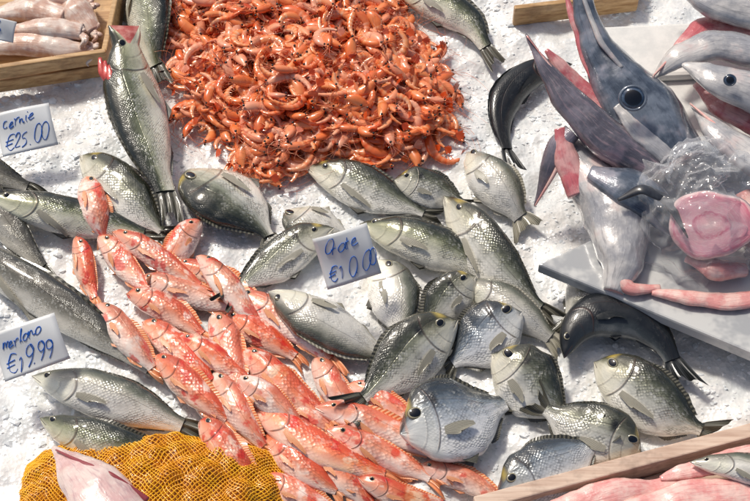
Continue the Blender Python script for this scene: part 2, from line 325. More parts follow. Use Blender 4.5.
ICE=NT('crushed_ice'); p=ICE.geo(); n1=ICE.noise(4,p,6,.65); n2=ICE.noise(60,p,4,.6); n3=ICE.noise(14,p,5,.7); vo=ICE.n('ShaderNodeTexVoronoi'); vo.inputs['Scale'].default_value=110; ICE.put(vo.inputs['Vector'],p)
col=ICE.ramp(n1,[(.32,(.66,.7,.71)),(.46,(.83,.84,.83)),(.58,(.9,.88,.85)),(.72,(.76,.78,.78))]); col=ICE.mix(ICE.sm(n3,.5,.66,0,.4),col,(.6,.65,.67)); col=ICE.mix(ICE.sm(n2,.54,.7,0,.28),col,(.62,.67,.69))
vc=ICE.n('ShaderNodeSeparateColor');ICE.put(vc.inputs[0],vo.outputs['Color']);col=ICE.mix(ICE.sm(vc.outputs[0],.6,1,0,.35),col,(.93,.94,.94))
ICE.set(Base_Color=col,Roughness=ICE.M('MULTIPLY_ADD',vc.outputs[1],.3,.05),Specular_IOR_Level=.7,Coat_Weight=.7,Coat_Roughness=.05)
ICE.bump(ICE.M('ADD',ICE.M('MULTIPLY',vo.outputs['Distance'],1.0),ICE.M('MULTIPLY',n2,1.0)),.42,.0035)
def icez(x,y):
    return .018*mn.noise(Vector((x*5,y*5,1)))+.012*mn.noise(Vector((x*16,y*16,4)))+.004*mn.noise(Vector((x*45,y*45,9)))-.008
xs=np.linspace(-1.34,1.34,400); ys=np.linspace(-.84,1.14,290)
V=[(x,y,icez(x,y)) for x in xs for y in ys]
ice=empty('crushed_ice_bed',(0,0,0))
mkobj('ice_surface',V,grid_faces(400,290),[ICE.m],parent=ice)
ph_=(1+5**.5)/2
IV=np.array([(-1,ph_,0),(1,ph_,0),(-1,-ph_,0),(1,-ph_,0),(0,-1,ph_),(0,1,ph_),(0,-1,-ph_),(0,1,-ph_),(ph_,0,-1),(ph_,0,1),(-ph_,0,-1),(-ph_,0,1)])/1.9
IFc=np.array([(0,11,5),(0,5,1),(0,1,7),(0,7,10),(0,10,11),(1,5,9),(5,11,4),(11,10,2),(10,7,6),(7,1,8),(3,9,4),(3,4,2),(3,2,6),(3,6,8),(3,8,9),(4,9,5),(2,4,11),(6,2,10),(8,6,7),(9,8,1)])
VV=[];FF=[]
for i in range(24000):
    x=rng.uniform(-1.1,1.1);y=rng.uniform(-.7,.9)
    if mn.noise(Vector((x*6,y*6,7)))<rng.uniform(-.5,.4): continue
    s=rng.uniform(.002,.0055)*(2.2 if rng.random()<.1 else 1)
    v=IV*(1+rng.uniform(-.35,.35,(12,1)))*s*np.array([1,rng.uniform(.6,1),rng.uniform(.35,.6)])
    VV.append(v+np.array([x,y,icez(x,y)+s*.0])); FF.append(IFc+12*(len(VV)-1))
GR=NT('ice_chip');p=GR.geo();GR.set(Base_Color=GR.mix(GR.sm(GR.noise(40,p,2),.4,.6),(.92,.93,.93),(.75,.79,.81)),Roughness=.06,Specular_IOR_Level=.8)
mkobj('ice_granules',np.concatenate(VV),np.concatenate(FF),[GR.m],smooth=False,parent=ice,center=False)
# ---------------- shrimp pile
def shrimp(curl,L=.108):
    V=[];F=[];Cc=[]
    n=31;nv=8
    def at(s): return pos[min(n-1,int(round(s*(n-1))))],tan[min(n-1,int(round(s*(n-1))))]
    ang=[curl*(i/(n-1))**1.3 for i in range(n)]; tan=[np.array([math.cos(a),math.sin(a),0]) for a in ang]; pos=[np.zeros(3)]
    for i in range(1,n): pos.append(pos[-1]+tan[i]*L/(n-1))
    for i in range(n):
        s=i/(n-1)
        if s<.38: r=.0094*math.sin(min(1,(s+.03)/.26)*math.pi/2)*(1-.14*(s>.34))
        else:
            q=(s-.38)/.62; fr=(q*6)%1; r=.0084*(1-.68*q)*(1.1-.22*fr)
        c,t=pos[i],tan[i]; nn=np.array([-t[1],t[0],0])
        for j in range(nv):
            a=2*math.pi*j/nv; V.append(c+nn*r*1.2*math.cos(a)+np.array([0,0,1])*r*.8*math.sin(a))
            k=(.5+.5*math.cos(a)); fr=((s-.38)/.62*6)%1 if s>.38 else .2
            Cc.append(((.3+.48*k*(1 if s>.38 else .45))-.2*(fr>.75)+(.12 if fr<.3 and s>.38 else 0),s,0))
    F+=grid_faces(n,nv,0,True)
    F.append(tuple(range(nv)))
    def strip(p0,p1,p2,w,cv,m=6):
        o=len(V)
        for i in range(m):
            t=i/(m-1); c=(1-t)**2*p0+2*t*(1-t)*p1+t*t*p2; ww=w*(1-.75*t)
            for d in((1,0),(-.5,.8),(-.5,-.8)):
                V.append(c+np.array([d[0],d[1]*.3,d[1]])*ww); Cc.append((cv,0,0))
        F.extend(grid_faces(m,3,o,True))
    c0,t0=pos[0],tan[0]
    strip(c0+np.array([.006,-.005,0]),c0+np.array([-.01,-.004,0]),c0+np.array([-.03,-.010,0]),.002,.1)
    for k in range(3):
        strip(c0,c0+np.array([-.03,rng.uniform(-.03,.04),rng.uniform(0,.012)]),c0+np.array([rng.uniform(-.08,-.02),rng.uniform(-.06,.07),rng.uniform(-.005,.018)]),.0007,.4,9)
    for k in range(5):
        c,t=at(.08+k*.065); nn=np.array([-t[1],t[0],0]); zz=rng.uniform(-.006,.006)
        strip(c,c+nn*.014+t*.006*rng.uniform(-1,1)+np.array([0,0,zz]),c+nn*rng.uniform(.015,.024)-t*.012+np.array([0,0,zz*1.3]),.0012,.3)
    for k in range(5):
        c,t=at(.43+k*.1); nn=np.array([-t[1],t[0],0]); strip(c+nn*.003,c+nn*.009,c+nn*.014-t*.003,.002,.55)
    c,t=at(1); nn=np.array([-t[1],t[0],0])
    for k in(-2,-1,0,1,2):
        o=len(V); d=t*math.cos(k*.38)+np.array([0,0,1])*math.sin(k*.38)*.6+nn*math.sin(k*.38)*.4; sx=np.cross(d,nn)*.7+nn*.3
        for q,ww in((0,.001),(.5,.0036),(.85,.0038),(1,.001)):
            for sg in(1,-1): V.append(c+d*q*.019+sx*ww*sg); Cc.append((.1,1,0))
        F.extend(grid_faces(4,2,o))
    for sg in(1,-1):
        o=len(V); V.extend(list(IV*.0028+c0+np.array([.003,-.004,sg*.0065]))); Cc.extend([(-1,0,0)]*12); F.extend([tuple(int(i)+o for i in f) for f in IFc])
    V=np.array(V); V-=V[:n*nv].mean(0)
    return V,F,np.array(Cc)
var=[shrimp(c) for c in(1.4,2.2,2.8,3.3,3.7,2.5,3.1,3.9)]
poly=[P(*q)[:2] for q in[(178,-60),(176,30),(182,80),(196,132),(228,142),(240,170),(290,176),(345,160),(375,168),(412,160),(448,138),(450,95),(425,55),(402,20),(385,-60)]]
def inpoly(x,y):
    c=False;j=len(poly)-1
    for i in range(len(poly)):
        xi,yi=poly[i];xj,yj=poly[j]
        if (yi>y)!=(yj>y) and x<(xj-xi)*(y-yi)/(yj-yi)+xi: c=not c
        j=i
    return c
def edged(x,y):
    q=np.array([x,y]);b=9
    for i in range(len(poly)):
        a=poly[i-1];c=poly[i];t=np.clip(np.dot(q-a,c-a)/np.dot(c-a,c-a),0,1); b=min(b,np.linalg.norm(q-a-t*(c-a)))
    return b
def moundh(x,y):
    if not inpoly(x,y): return 0
    e=min(1,edged(x,y)/.17); return .08*math.sin(e*math.pi/2)*(1+.3*mn.noise(Vector((x*12,y*12,2))))
PA=np.array(poly); lo2=PA.min(0);hi2=PA.max(0)
VV=[];FF=[];CC=[];off=0;cnt=0
while cnt<740:
    x=rng.uniform(lo2[0]-.02,hi2[0]+.02);y=rng.uniform(lo2[1]-.03,min(hi2[1],.98))
    if not inpoly(x,y):
        if rng.random()>.06 or edged(x,y)>.04: continue
    v,f,c=var[rng.integers(8)]
    h=moundh(x,y); tl=.12 if h<.02 else .3
    ax,ay,az=rng.normal(0,tl),rng.normal(0,tl),rng.uniform(0,6.28)
    if rng.random()<.5: ax+=math.pi
    R=np.array(Matrix.Rotation(az,3,'Z')@Matrix.Rotation(ay,3,'Y')@Matrix.Rotation(ax,3,'X'))
    s=rng.uniform(.9,1.3)
    layer=rng.random(); z=.010+h*(.84+.3*layer)
    W=v@R.T*s+np.array([x,y,z])
    VV.append(W);FF+= [tuple(int(i)+off for i in q) for q in f]; cc=c.copy(); cc[:,2]=rng.random(); CC.append(cc); off+=len(v);cnt+=1
SH=NT('shrimp_shell'); a=SH.attr('fc').outputs['Vector']; sp=SH.n('ShaderNodeSeparateXYZ'); SH.put(sp.inputs[0],a)
col=SH.ramp(sp.outputs[0],[(0,(.7,.07,.012)),(.28,(.87,.17,.035)),(.5,(.92,.33,.12)),(.75,(.95,.52,.31)),(.9,(.96,.68,.52))])
col=SH.mix(SH.sm(sp.outputs[2],.5,1,0,.55),col,(.95,.52,.38)); col=SH.mix(SH.sm(sp.outputs[2],0,.3,.45,0),col,(.75,.07,.012))
col=SH.mix(SH.sm(SH.noise(45,SH.geo(),3),.56,.7,0,.3),col,(.7,.06,.012))
col=SH.mix(SH.sm(sp.outputs[0],-.5,-.2,1,0),col,(.01,.01,.01))
SH.set(Base_Color=col,Roughness=.25,Coat_Weight=.7,Coat_Roughness=.05)
shp=mkobj('shrimp_pile',np.concatenate(VV),FF,[SH.m],None,{'fc':np.concatenate(CC)},center=False)
gx=np.linspace(lo2[0],hi2[0],70);gy=np.linspace(lo2[1],min(hi2[1],1),70)
core=mkobj('shrimp_core',[(x,y,moundh(x,y)*.8-.012 if edged(x,y)>.03 and inpoly(x,y) else -.06) for x in gx for y in gy],grid_faces(70,70),[simple('shrimp_core',(.55,.06,.012),.4,(.8,.2,.06),60,1,.01,90)],center=False); core.parent=shp
for i in range(HF.shape[0]):
    for j in range(HF.shape[1]):
        x=HX0+i*HC;y=HY0+j*HC
        if lo2[0]<x<hi2[0] and lo2[1]<y<hi2[1]: HF[i,j]=moundh(x,y)
# ---------------- fish layout
B=lambda *a,**k:fish('sea_bream','bream',*a,**k)
S=lambda *a,**k:fish('sea_bass','bass',*a,**{'mat':M_bass,**k})
S([(392,-14),(440,6),(470,22),(497,66)],44,'UR')
S([(150,-50),(160,88)],54,'R',roll=28)
S([(572,64),(528,74),(503,100),(500,130),(517,172)],38,'UL',mat=M_dark,fin=F_dark)
S([(124,26),(128,72),(146,140),(177,222)],58,'L',open_=.26,zfix=[.14,.09,.07,.06,.05],roll=18)
S([(-70,150),(46,194)],34,'U',mat=M_hake)
fish('hake','hake',[(-60,140),(-10,205),(62,292)],44,'UR',mat=M_hake)
S([(-12,196),(70,218),(174,240)],46,'U')
B([(80,156),(178,245)],60,'UR')
B([(184,172),(282,252)],64,'DL',roll=12)
fish('hake','hake',[(-70,225),(20,282),(95,332),(192,394)],50,'UR',mat=M_hake,lift=.01)
S([(32,376),(210,438)],54,'U',mat=M_pale)
S([(40,418),(198,462)],52,'U')
mull=[((85,178),(108,245),34,'R'),((76,236),(98,310),27,'R'),((98,236),(156,300),30,'UR'),((112,232),(215,298),28,'U'),((202,220),(154,286),34,'L'),
((172,266),(272,310),28,'U'),((134,280),(262,316),30,'U'),((126,294),(214,346),32,'U'),((96,304),(164,380),32,'UR'),((142,322),(222,394),34,'U'),((196,256),(270,340),30,'U'),
((222,318),(308,366),32,'U'),((212,314),(240,410),40,'R'),((154,356),(242,430),36,'U'),((230,294),(346,376),32,'U'),((240,350),(344,430),40,'U'),((314,358),(372,428),36,'R'),
((184,380),(268,454),36,'UR'),((213,372),(274,460),34,'R'),((200,420),(268,494),40,'UR'),((236,380),(310,436),34,'U'),((246,402),(414,482),38,'U'),((314,408),(464,470),34,'U'),((262,436),(352,500),34,'U'),
((326,430),(450,488),32,'U'),((302,450),(382,516),36,'U'),((258,478),(354,522),32,'U'),((358,478),(470,508),30,'U'),((416,468),(520,514),28,'U'),((196,450),(290,522),34,'U'),((348,384),(434,434),28,'U'),((176,338),(262,392),28,'U'),((282,396),(352,440),28,'U')]
order=list(range(len(mull))); R2=random.Random(5); order.sort(key=lambda i:-mull[i][0][1]*.25+R2.uniform(-50,50))
for i in order:
    a,b,w_,d=mull[i]
    fish('red_mullet','mullet',[a,b],w_,d,mat=M_mul if i%2 else M_mul2,fin=F_red,iris=E_red,pen=.55,wf=.94,roll=random.uniform(-2,24))
B([(286,212),(362,240)],42,'D',mat=M_pale,fin=F_pale)
B([(306,168),(446,222)],52,'U')
B([(394,180),(476,208)],46,'U')
S([(467,152),(530,230)],54,'UR',mat=M_pale,fin=F_pale)
S([(360,224),(512,286)],52,'U')
B([(334,228),(218,304)],52,'UL')
B([(444,196),(564,324)],60,'UR')
S([(462,280),(566,350)],46,'U',mat=M_pale,fin=F_pale)
S([(268,292),(404,368)],48,'D',mat=M_pale,fin=F_pale,roll=6)
B([(378,260),(400,354)],60,'R',mat=M_pale,roll=8)
B([(476,276),(416,342)],54,'UL')
B([(522,312),(438,372)],76,'UL',mat=M_bblue,roll=14)
B([(458,320),(346,414)],74,'UL')
B([(400,434),(524,394)],98,'UL',mat=M_bblue,lift=.012,bend=.04,roll=12)
B([(492,354),(578,430)],80,'UR')
S([(607,246),(560,336)],44,'R',mat=M_hake)
S([(564,358),(574,326),(604,312),(642,322),(668,348),(682,388)],50,'UR',mat=M_dark,fin=F_dark,lift=.02,roll=10)
B([(594,362),(724,440)],80,'UR')
B([(642,454),(528,398)],78,'U')
B([(498,496),(614,428)],74,'UL',mat=M_bblue,roll=14)
# ---------------- generic loft
def loft(name,pts,hw,hz,mat,parent=None,seg=48,nv=28,ns=.0,end=None,flat=.9,ks=5):
    pts=np.array([(*P(a,b,z),pxm(a,b,z)) for a,b,z in pts]); u0=np.linspace(0,1,len(pts)); g=np.linspace(0,1,seg)
    ks=min(ks,seg//6)
    C=np.stack([sm1(np.interp(g,u0,pts[:,i]),ks) for i in range(3)],1); s=np.interp(g,u0,pts[:,3])
    a=np.maximum(sm1(np.interp(g,u0,hw),ks-1),.3)*s; b=np.maximum(sm1(np.interp(g,u0,hz),ks-1),.3)*s
    T=np.gradient(C,axis=0);T/=np.linalg.norm(T,axis=1)[:,None]; N=np.cross([0,0,1],T);N/=np.linalg.norm(N,axis=1)[:,None];Bn=np.cross(T,N)
    V=[];Fc=[];Sc=[]
    Lc=np.r_[0,np.cumsum(np.linalg.norm(np.diff(C,axis=0),axis=1))]
    for i in range(seg):
        for j in range(nv):
            p=2*math.pi*j/nv; c,s_=math.cos(p),math.sin(p)
            q=C[i]+N[i]*a[i]*c+Bn[i]*b[i]*math.copysign(abs(s_)**flat,s_)
            if ns: q=q+(N[i]*c+Bn[i]*s_)*(ns*mn.noise(Vector(q*16))+ns*.25*mn.noise(Vector(q*60)))
            V.append(q);Fc.append((g[i],s_,c));Sc.append((Lc[i],p*.05,0))
    F=grid_faces(seg,nv,0,True);Fm=[0]*len(F)
    V.append(C[0]);Fc.append((0,0,0));Sc.append((0,0,0)); V.append(C[-1]);Fc.append((1,0,0));Sc.append((0,0,0))
    o=seg*nv
    for j in range(nv): F.append((o,(j+1)%nv,j));F.append((o+1,(seg-1)*nv+j,(seg-1)*nv+(j+1)%nv));Fm+=[0,1 if end else 0]
    return mkobj(name,V,F,[mat]+([end] if end else []),Fm,{'fc':Fc,'sc':Sc},parent=parent)
def skin(name,c1,c2,c3,sc=14,rough=.22,metal=.1,c4=None,bs=.35):
    N=NT(name);p=N.geo()
    s=N.attr('sc').outputs['Vector'];m2=N.n('ShaderNodeMapping');m2.inputs['Scale'].default_value=(1,6,1);N.put(m2.inputs[0],s)
    st=N.noise(18,m2.outputs[0],5,.6);n=N.noise(sc,p,6,.6);fine=N.noise(48,m2.outputs[0],4,.7)
    c=N.mix(N.sm(n,.4,.62),c1,c2);c=N.mix(N.sm(st,.5,.7,0,.55),c,c3)
    if c4: c=N.mix(N.sm(N.noise(7,p,5,.7),.54,.68,0,.6),c,c4)
    c=N.mix(N.sm(fine,.55,.7,0,.35),c,tuple(min(1,q*1.6) for q in c2))
    N.set(Base_Color=c,Roughness=rough,Metallic=metal,Coat_Weight=.9,Coat_Roughness=.06);N.bump(N.M('ADD',N.noise(60,p,4),N.M('MULTIPLY',st,.8)),bs,.0035);return N.m
SK1=skin('swordfish_skin',(.07,.09,.125),(.19,.225,.28),(.03,.04,.06),c4=(.42,.38,.42)); SK2=skin('swordfish_jaw',(.1,.095,.12),(.23,.21,.25),(.44,.31,.34),c4=(.36,.22,.26)); SK3=skin('silver_skin',(.38,.38,.4),(.7,.67,.64),(.17,.17,.19),c4=(.66,.44,.42)); PINK=skin('pink_flesh',(.82,.36,.33),(.9,.6,.53),(.62,.13,.14),25,.25,0,bs=.5); MEM=skin('mouth_membrane',(.58,.14,.16),(.78,.42,.4),(.25,.07,.1),20,.25,0)
MAR=NT('marble');p=MAR.geo();MAR.set(Base_Color=MAR.mix(MAR.sm(MAR.noise(7,p,8,.65),.48,.6),(.62,.62,.6),(.4,.41,.42)),Roughness=.2,Coat_Weight=.3)
def prism(name,px,z0,z1,mat,parent=None,bev=.005):
    t=[P(a,b,z1) for a,b in px];n=len(t);V=[tuple(q) for q in t]+[(q[0],q[1],z0) for q in t]
    F=[tuple(range(n)),tuple(range(2*n-1,n-1,-1))]+[(i,i+n,(i+1)%n+n,(i+1)%n) for i in range(n)]
    ob=mkobj(name,V,F,[mat],smooth=False,parent=parent)
    b=ob.modifiers.new('b','BEVEL');b.width=bev;b.segments=2;return ob
ms=empty('marble_slab',P(650,290,.05))
prism('slab_top',[(538,264),(620,226),(830,226),(830,386)],.058,.09,MAR.m,ms)
prism('slab_support',[(585,275),(640,242),(825,238),(825,366)],-.05,.056,simple('stone_grey',(.2,.2,.2),.7,(.3,.3,.3)),ms)
PS=simple('polystyrene',(.78,.77,.74),.6,(.68,.68,.66),30,.3,.002,200)
pb=empty('polystyrene_box',P(670,100,.1)); prism('box_body',[(600,30),(770,22),(775,150),(645,158)],-.02,.1,PS,pb,.012); prism('box_lid',[(596,26),(774,18),(779,70),(622,78)],.101,.125,PS,pb,.01)
def woodm(name,a,b,c):
    N=NT(name);p=N.geo();mp=N.n('ShaderNodeMapping');mp.inputs['Scale'].default_value=(2,30,30);N.put(mp.inputs[0],p);g=N.noise(4,mp.outputs[0],6,.6)
    co=N.ramp(g,[(.3,a),(.55,b),(.7,c)]);co=N.mix(N.sm(N.noise(12,p,5,.7),.5,.7,0,.5),co,tuple(q*.5 for q in a));N.set(Base_Color=co,Roughness=.55,Coat_Weight=.2);N.bump(g,.4,.002);return N.m
WD=woodm('crate_wood',(.34,.17,.06),(.58,.36,.16),(.66,.44,.23)); WD2=woodm('pale_wood',(.5,.33,.24),(.7,.52,.4),(.76,.6,.47))
def plank(name,a,b,th,z0,z1,mat,parent=None):
    A=P(a[0],a[1],z1);Bq=P(b[0],b[1],z1);d=Bq-A;d/=np.linalg.norm(d);n=np.array([-d[1],d[0],0])*th
    q=[A,Bq,Bq+n,A+n];V=[tuple(x) for x in q]+[(x[0],x[1],z0) for x in q]
    ob=mkobj(name,V,[(0,1,2,3),(7,6,5,4)]+[(i,i+4,(i+1)%4+4,(i+1)%4) for i in range(4)],[mat],smooth=False,parent=parent);bb=ob.modifiers.new('b','BEVEL');bb.width=.003;bb.segments=2;return ob
cr_=empty('wooden_crate',P(30,50,.05))
plank('front_board',(-80,80),(106,52),.014,.045,.085,WD,cr_);plank('front_board_low',(-80,94),(102,66),.012,.0,.038,WD,cr_)
plank('side_board',(106,54),(126,-40),.014,-.01,.075,WD,cr_);prism('crate_floor',[(-80,73),(106,48),(126,-40),(-60,-40)],.0,.03,WD,cr_)
cr2=empty('wooden_crate',P(560,0,.05)); plank('front_board',(515,9),(640,-6),.014,.0,.06,WD,cr2);plank('side_board',(640,-6),(650,-60),.014,.0,.06,WD,cr2)
SQ=skin('squid_skin',(.64,.4,.3),(.84,.7,.6),(.38,.15,.12),30,.25,0,c4=(.86,.78,.7))
for i,(q,hw) in enumerate([([(-20,46,.06),(30,42,.07),(68,50,.065),(92,48,.06)],[10,15,12,3]),([(-10,15,.06),(30,8,.07),(66,18,.07)],[4,18,12]),([(60,-10,.06),(78,12,.075),(94,32,.065)],[5,16,8]),([(5,30,.085),(45,27,.09),(82,32,.08)],[4,12,9]),([(20,-20,.07),(60,-5,.08),(90,5,.07)],[8,16,6])]):
    sq=empty('squid',P(q[1][0],q[1][1],q[1][2])); loft('mantle',q,hw,[x*.7 for x in hw],SQ,sq,ns=.006)
    e=q[-1]
    for k in range(8):
        dx=random.uniform(-24,10);dy=random.uniform(-14,16); loft('tentacle_%d'%(k+1),[(e[0]-4,e[1],e[2]),(e[0]+dx*.5+4,e[1]+dy*.6,e[2]+.01),(e[0]+dx*.8,e[1]+dy,e[2]-.002),(e[0]+dx*.5,e[1]+dy*1.2,e[2]-.005)],[2.8,2.4,1.6,.6],[2.6,2.2,1.5,.6],SQ,sq,seg=16,nv=8,ks=2)
gf=empty('fish_gills',P(104,72,.1)); RED=skin('gill_red',(.6,.03,.03),(.75,.12,.1),(.3,.01,.01),40,.2,0)
for k,(dx,dy) in enumerate([(0,0),(5,3),(9,7)]): loft('gill_%d'%(k+1),[(100+dx,58+dy,.13),(102+dx,72+dy,.12),(110+dx,88+dy,.1)],[1.5,5,2],[1.5,4,2],RED,gf,seg=20,nv=12,ns=.004,ks=2)
# ---------------- swordfish
IRS=simple('sword_iris',(.015,.035,.08),.1,(.08,.12,.18),80,coat=1)
def bigeye(px,py,z,r,parent,nrm=(-.1,-.6,.8)):
    c=P(px,py,z);n=Vector(nrm).normalized();q=n.to_track_quat('Z','Y').to_matrix();V=[]
    for i in range(12):
        th=i/11*math.pi*.55
        for j in range(28):
            f=2*math.pi*j/28;V.append(c+np.array(q@Vector((r*math.sin(th)*math.cos(f),r*math.sin(th)*math.sin(f)*.92,r*.4*(math.cos(th)-.4)))))
    F=grid_faces(12,28,0,True);mkobj('eye',V,F,[E_pup,IRS],[0 if n_//28<5 else 1 for n_ in range(len(F))],parent=parent)
    V=[]
    for i in range(28):
        f=2*math.pi*i/28
        for j in range(8):
            a=2*math.pi*j/8;rr=r*(1.04+.14*math.cos(a));V.append(c+np.array(q@Vector((rr*math.cos(f),rr*math.sin(f)*.92,r*(-.1+.14*math.sin(a))))))
    F=[(i*8+j,((i+1)%28)*8+j,((i+1)%28)*8+(j+1)%8,i*8+(j+1)%8) for i in range(28) for j in range(8)];mkobj('eye_rim',V,F,[SK1],parent=parent)
sw=empty('swordfish_head',P(630,110,.12))
loft('bill_and_skull',[(570,-60,.37),(578,-20,.34),(586,14,.30),(598,48,.26),(618,82,.22),(644,116,.18),(674,166,.14)],[7,9,12,19,31,42,37],[4,6,9,15,27,34,26],SK1,sw,ns=.006,end=PINK,seg=90,flat=1.15)
loft('bill_keel',[(573,-50,.375),(584,0,.335),(600,42,.30),(622,68,.275)],[1.2,2,3,2],[1,1.6,2.4,1.6],SK3,sw,ns=.002,nv=14)
loft('cheek',[(616,106,.235),(640,133,.212),(668,157,.19)],[5,13,10],[4,7,6],SK3,sw,ns=.006)
loft('gill_slit',[(650,112,.215),(662,132,.205),(664,156,.185)],[1,2.4,1.4],[1.5,2.5,1.5],MEM,sw,nv=12,ns=.002)
loft('palate',[(562,-20,.32),(574,22,.285),(588,62,.245),(606,98,.22),(640,140,.2)],[1.5,4,7,7,4],[1,3,5,5,3],MEM,sw,ns=.004)
loft('lower_jaw',[(526,34,.3),(544,68,.27),(572,104,.23),(610,142,.19),(655,172,.15)],[.8,9,18,24,18],[1,6,12,20,18],SK2,sw,ns=.006,end=PINK,seg=60,flat=1.1)
loft('mouth_membrane',[(546,50,.27),(572,80,.23),(602,112,.19),(630,140,.17)],[2,11,15,12],[2,5,9,8],MEM,sw,ns=.006)
loft('jaw_edge',[(527,36,.305),(556,74,.268),(594,114,.232),(640,152,.2)],[.6,1.8,2.2,1.6],[.8,1.6,2.2,1.6],PINK,sw,nv=12,ns=.002)
bigeye(633,98,.29,.026,sw)
sw2=empty('swordfish_head',P(590,200,.12))
loft('lower_jaw',[(534,206,.06),(546,176,.12),(558,146,.17),(572,132,.19)],[.8,8,12,10],[1,5,10,9],SK2,sw2,ns=.003)
loft('jaw_edge',[(535,206,.07),(552,178,.13),(566,150,.18)],[.8,2,2],[1,2,2],PINK,sw2,nv=12)
loft('gill_flesh',[(560,128,.2),(568,160,.16),(580,195,.13)],[6,13,12],[4,10,10],MEM,sw2,ns=.005)
loft('skull',[(566,140,.15),(592,178,.13),(618,215,.12),(622,262,.11),(612,292,.09)],[8,26,34,24,10],[8,22,28,20,8],SK3,sw2,ns=.008,end=PINK,seg=60)
loft('gill_cover',[(590,172,.18),(626,186,.18),(656,205,.16),(676,232,.12)],[8,24,22,8],[6,12,10,3],SK1,sw2,ns=.006)
loft('fin',[(618,200,.2),(642,188,.225),(668,200,.21),(688,238,.19)],[2,6,6,.6],[1.5,2.5,2,.6],simple('fin_black',(.012,.014,.02),.3,(.04,.045,.055),30,coat=.5),sw2)
loft('belly_flap',[(606,240,.14),(614,268,.12),(630,290,.105),(660,288,.1)],[4,6,7,4],[3,4,5,3],PINK,sw2,ns=.004)
def cuthead(up,lo,mid,eye=None):
    e=empty('swordfish_head',P(*up[0][1]))
    loft('upper_jaw',up[0],up[1],[x*.6 for x in up[1]],SK3,e,ns=.006)
    loft('lower_jaw',lo[0],lo[1],[x*.6 for x in lo[1]],SK3,e,ns=.006)
    loft('mouth_membrane',mid[0],mid[1],[x*.5 for x in mid[1]],MEM,e,ns=.006)
    loft('lip',[(a,b-lo[1][i]*.5,z+.012) for i,(a,b,z) in enumerate(lo[0])],[.8,2,2,2][:len(lo[0])],[1,2,2,2][:len(lo[0])],PINK,e,nv=12)
    if eye: bigeye(*eye,e)
cuthead(([(664,-30,.26),(712,2,.26),(800,22,.22)],[3,20,28]),([(650,80,.2),(676,58,.24),(716,44,.24),(790,60,.22)],[1,12,18,20]),([(672,56,.2),(705,26,.21),(780,36,.2)],[4,14,16]))
cuthead(([(680,62,.24),(718,80,.25),(800,108,.22)],[2,19,32]),([(690,104,.19),(716,132,.21),(748,156,.2),(810,190,.19)],[1,13,20,24]),([(696,84,.17),(725,108,.18),(800,140,.17)],[5,16,20]),(730,80,.295,.012))
# steak
stk=empty('swordfish_steak',P(705,235,.13))
def steak(px,py,z,r,th,nrm):
    c=P(px,py,z);q=np.array(Vector(nrm).normalized().to_track_quat('Z','Y').to_matrix());V=[];fc=[];n=48
    prof=[(0,1,0),(.2,1,.2),(.4,1,.4),(.6,1,.6),(.85,1,.85),(.96,.97,.96),(1,.85,1),(1.02,.4,1.05),(1,-.2,1.05),(.9,-1,1.05),(0,-1,1.05)]
    for rr,zz,k in prof:
        for j in range(n):
            f=2*math.pi*j/n;rad=r*rr*(1+.1*math.sin(2*f+.5)+.05*math.sin(3*f)+.02*math.sin(7*f));V.append(c+q@np.array([rad*math.cos(f),rad*math.sin(f)*.92,zz*th*.5+.005*mn.noise(Vector((rr*3*math.cos(f),rr*3*math.sin(f),1)))]));fc.append((rr*math.cos(f),rr*math.sin(f),1 if k>1.01 else 0))
    N=NT('steak_flesh');at=N.attr('fc').outputs['Vector'];sp=N.n('ShaderNodeSeparateXYZ');N.put(sp.inputs[0],at)
    rr=N.M('SQRT',N.M('ADD',N.M('POWER',sp.outputs[0],2.0),N.M('POWER',sp.outputs[1],2.0)));k=N.M('ADD',rr,N.M('MULTIPLY',N.M('SUBTRACT',N.noise(2.2,at,5),.5),.35))
    c1=N.ramp(k,[(0,(.88,.56,.54)),(.28,(.86,.44,.48)),(.38,(.68,.2,.28)),(.44,(.88,.48,.52)),(.75,(.84,.4,.46)),(.9,(.7,.2,.27)),(1.0,(.88,.62,.58))])
    cb=N.n('ShaderNodeCombineXYZ');N.put(cb.inputs[0],N.M('MULTIPLY',rr,26.0));N.put(cb.inputs[1],N.M('MULTIPLY',N.M('ARCTAN2',sp.outputs[1],sp.outputs[0]),3.0));gr=N.noise(1.0,cb.outputs[0],4)
    c1=N.mix(N.sm(gr,.5,.65,0,.4),c1,(.94,.72,.68))
    c1=N.mix(sp.outputs[2],c1,(.3,.3,.33))
    N.set(Base_Color=c1,Roughness=.25,Coat_Weight=.6);N.bump(gr,.3,.002)
    mkobj('steak',V,grid_faces(len(prof),n,0,True),[N.m],None,{'fc':fc},parent=stk)
steak(712,224,.18,.082,.06,(-.35,-.65,.75))
loft('loin_chunk',[(745,196,.13),(765,235,.13),(780,268,.11)],[14,24,18],[12,20,14],PINK,stk,ns=.008)
loft('belly_cut',[(686,258,.12),(715,270,.125),(745,270,.11)],[6,12,8],[5,8,6],PINK,stk,ns=.006)
loft('flesh_strip',[(652,292,.1),(690,298,.105),(725,303,.1),(765,297,.1)],[4,7,10,9],[3,4,4,4],PINK,stk,ns=.005)
BG=NT('plastic_film');tr=BG.n('ShaderNodeBsdfTransparent');tr.inputs[0].default_value=(.98,.99,1,1);gl=BG.n('ShaderNodeBsdfGlossy');gl.inputs['Roughness'].default_value=.1;lw=BG.n('ShaderNodeLayerWeight');lw.inputs[0].default_value=.3
df=BG.n('ShaderNodeBsdfDiffuse');df.inputs[0].default_value=(.92,.93,.95,1);mx0=BG.n('ShaderNodeMixShader');mx0.inputs[0].default_value=.6;BG.t.links.new(gl.outputs[0],mx0.inputs[1]);BG.t.links.new(df.outputs[0],mx0.inputs[2])
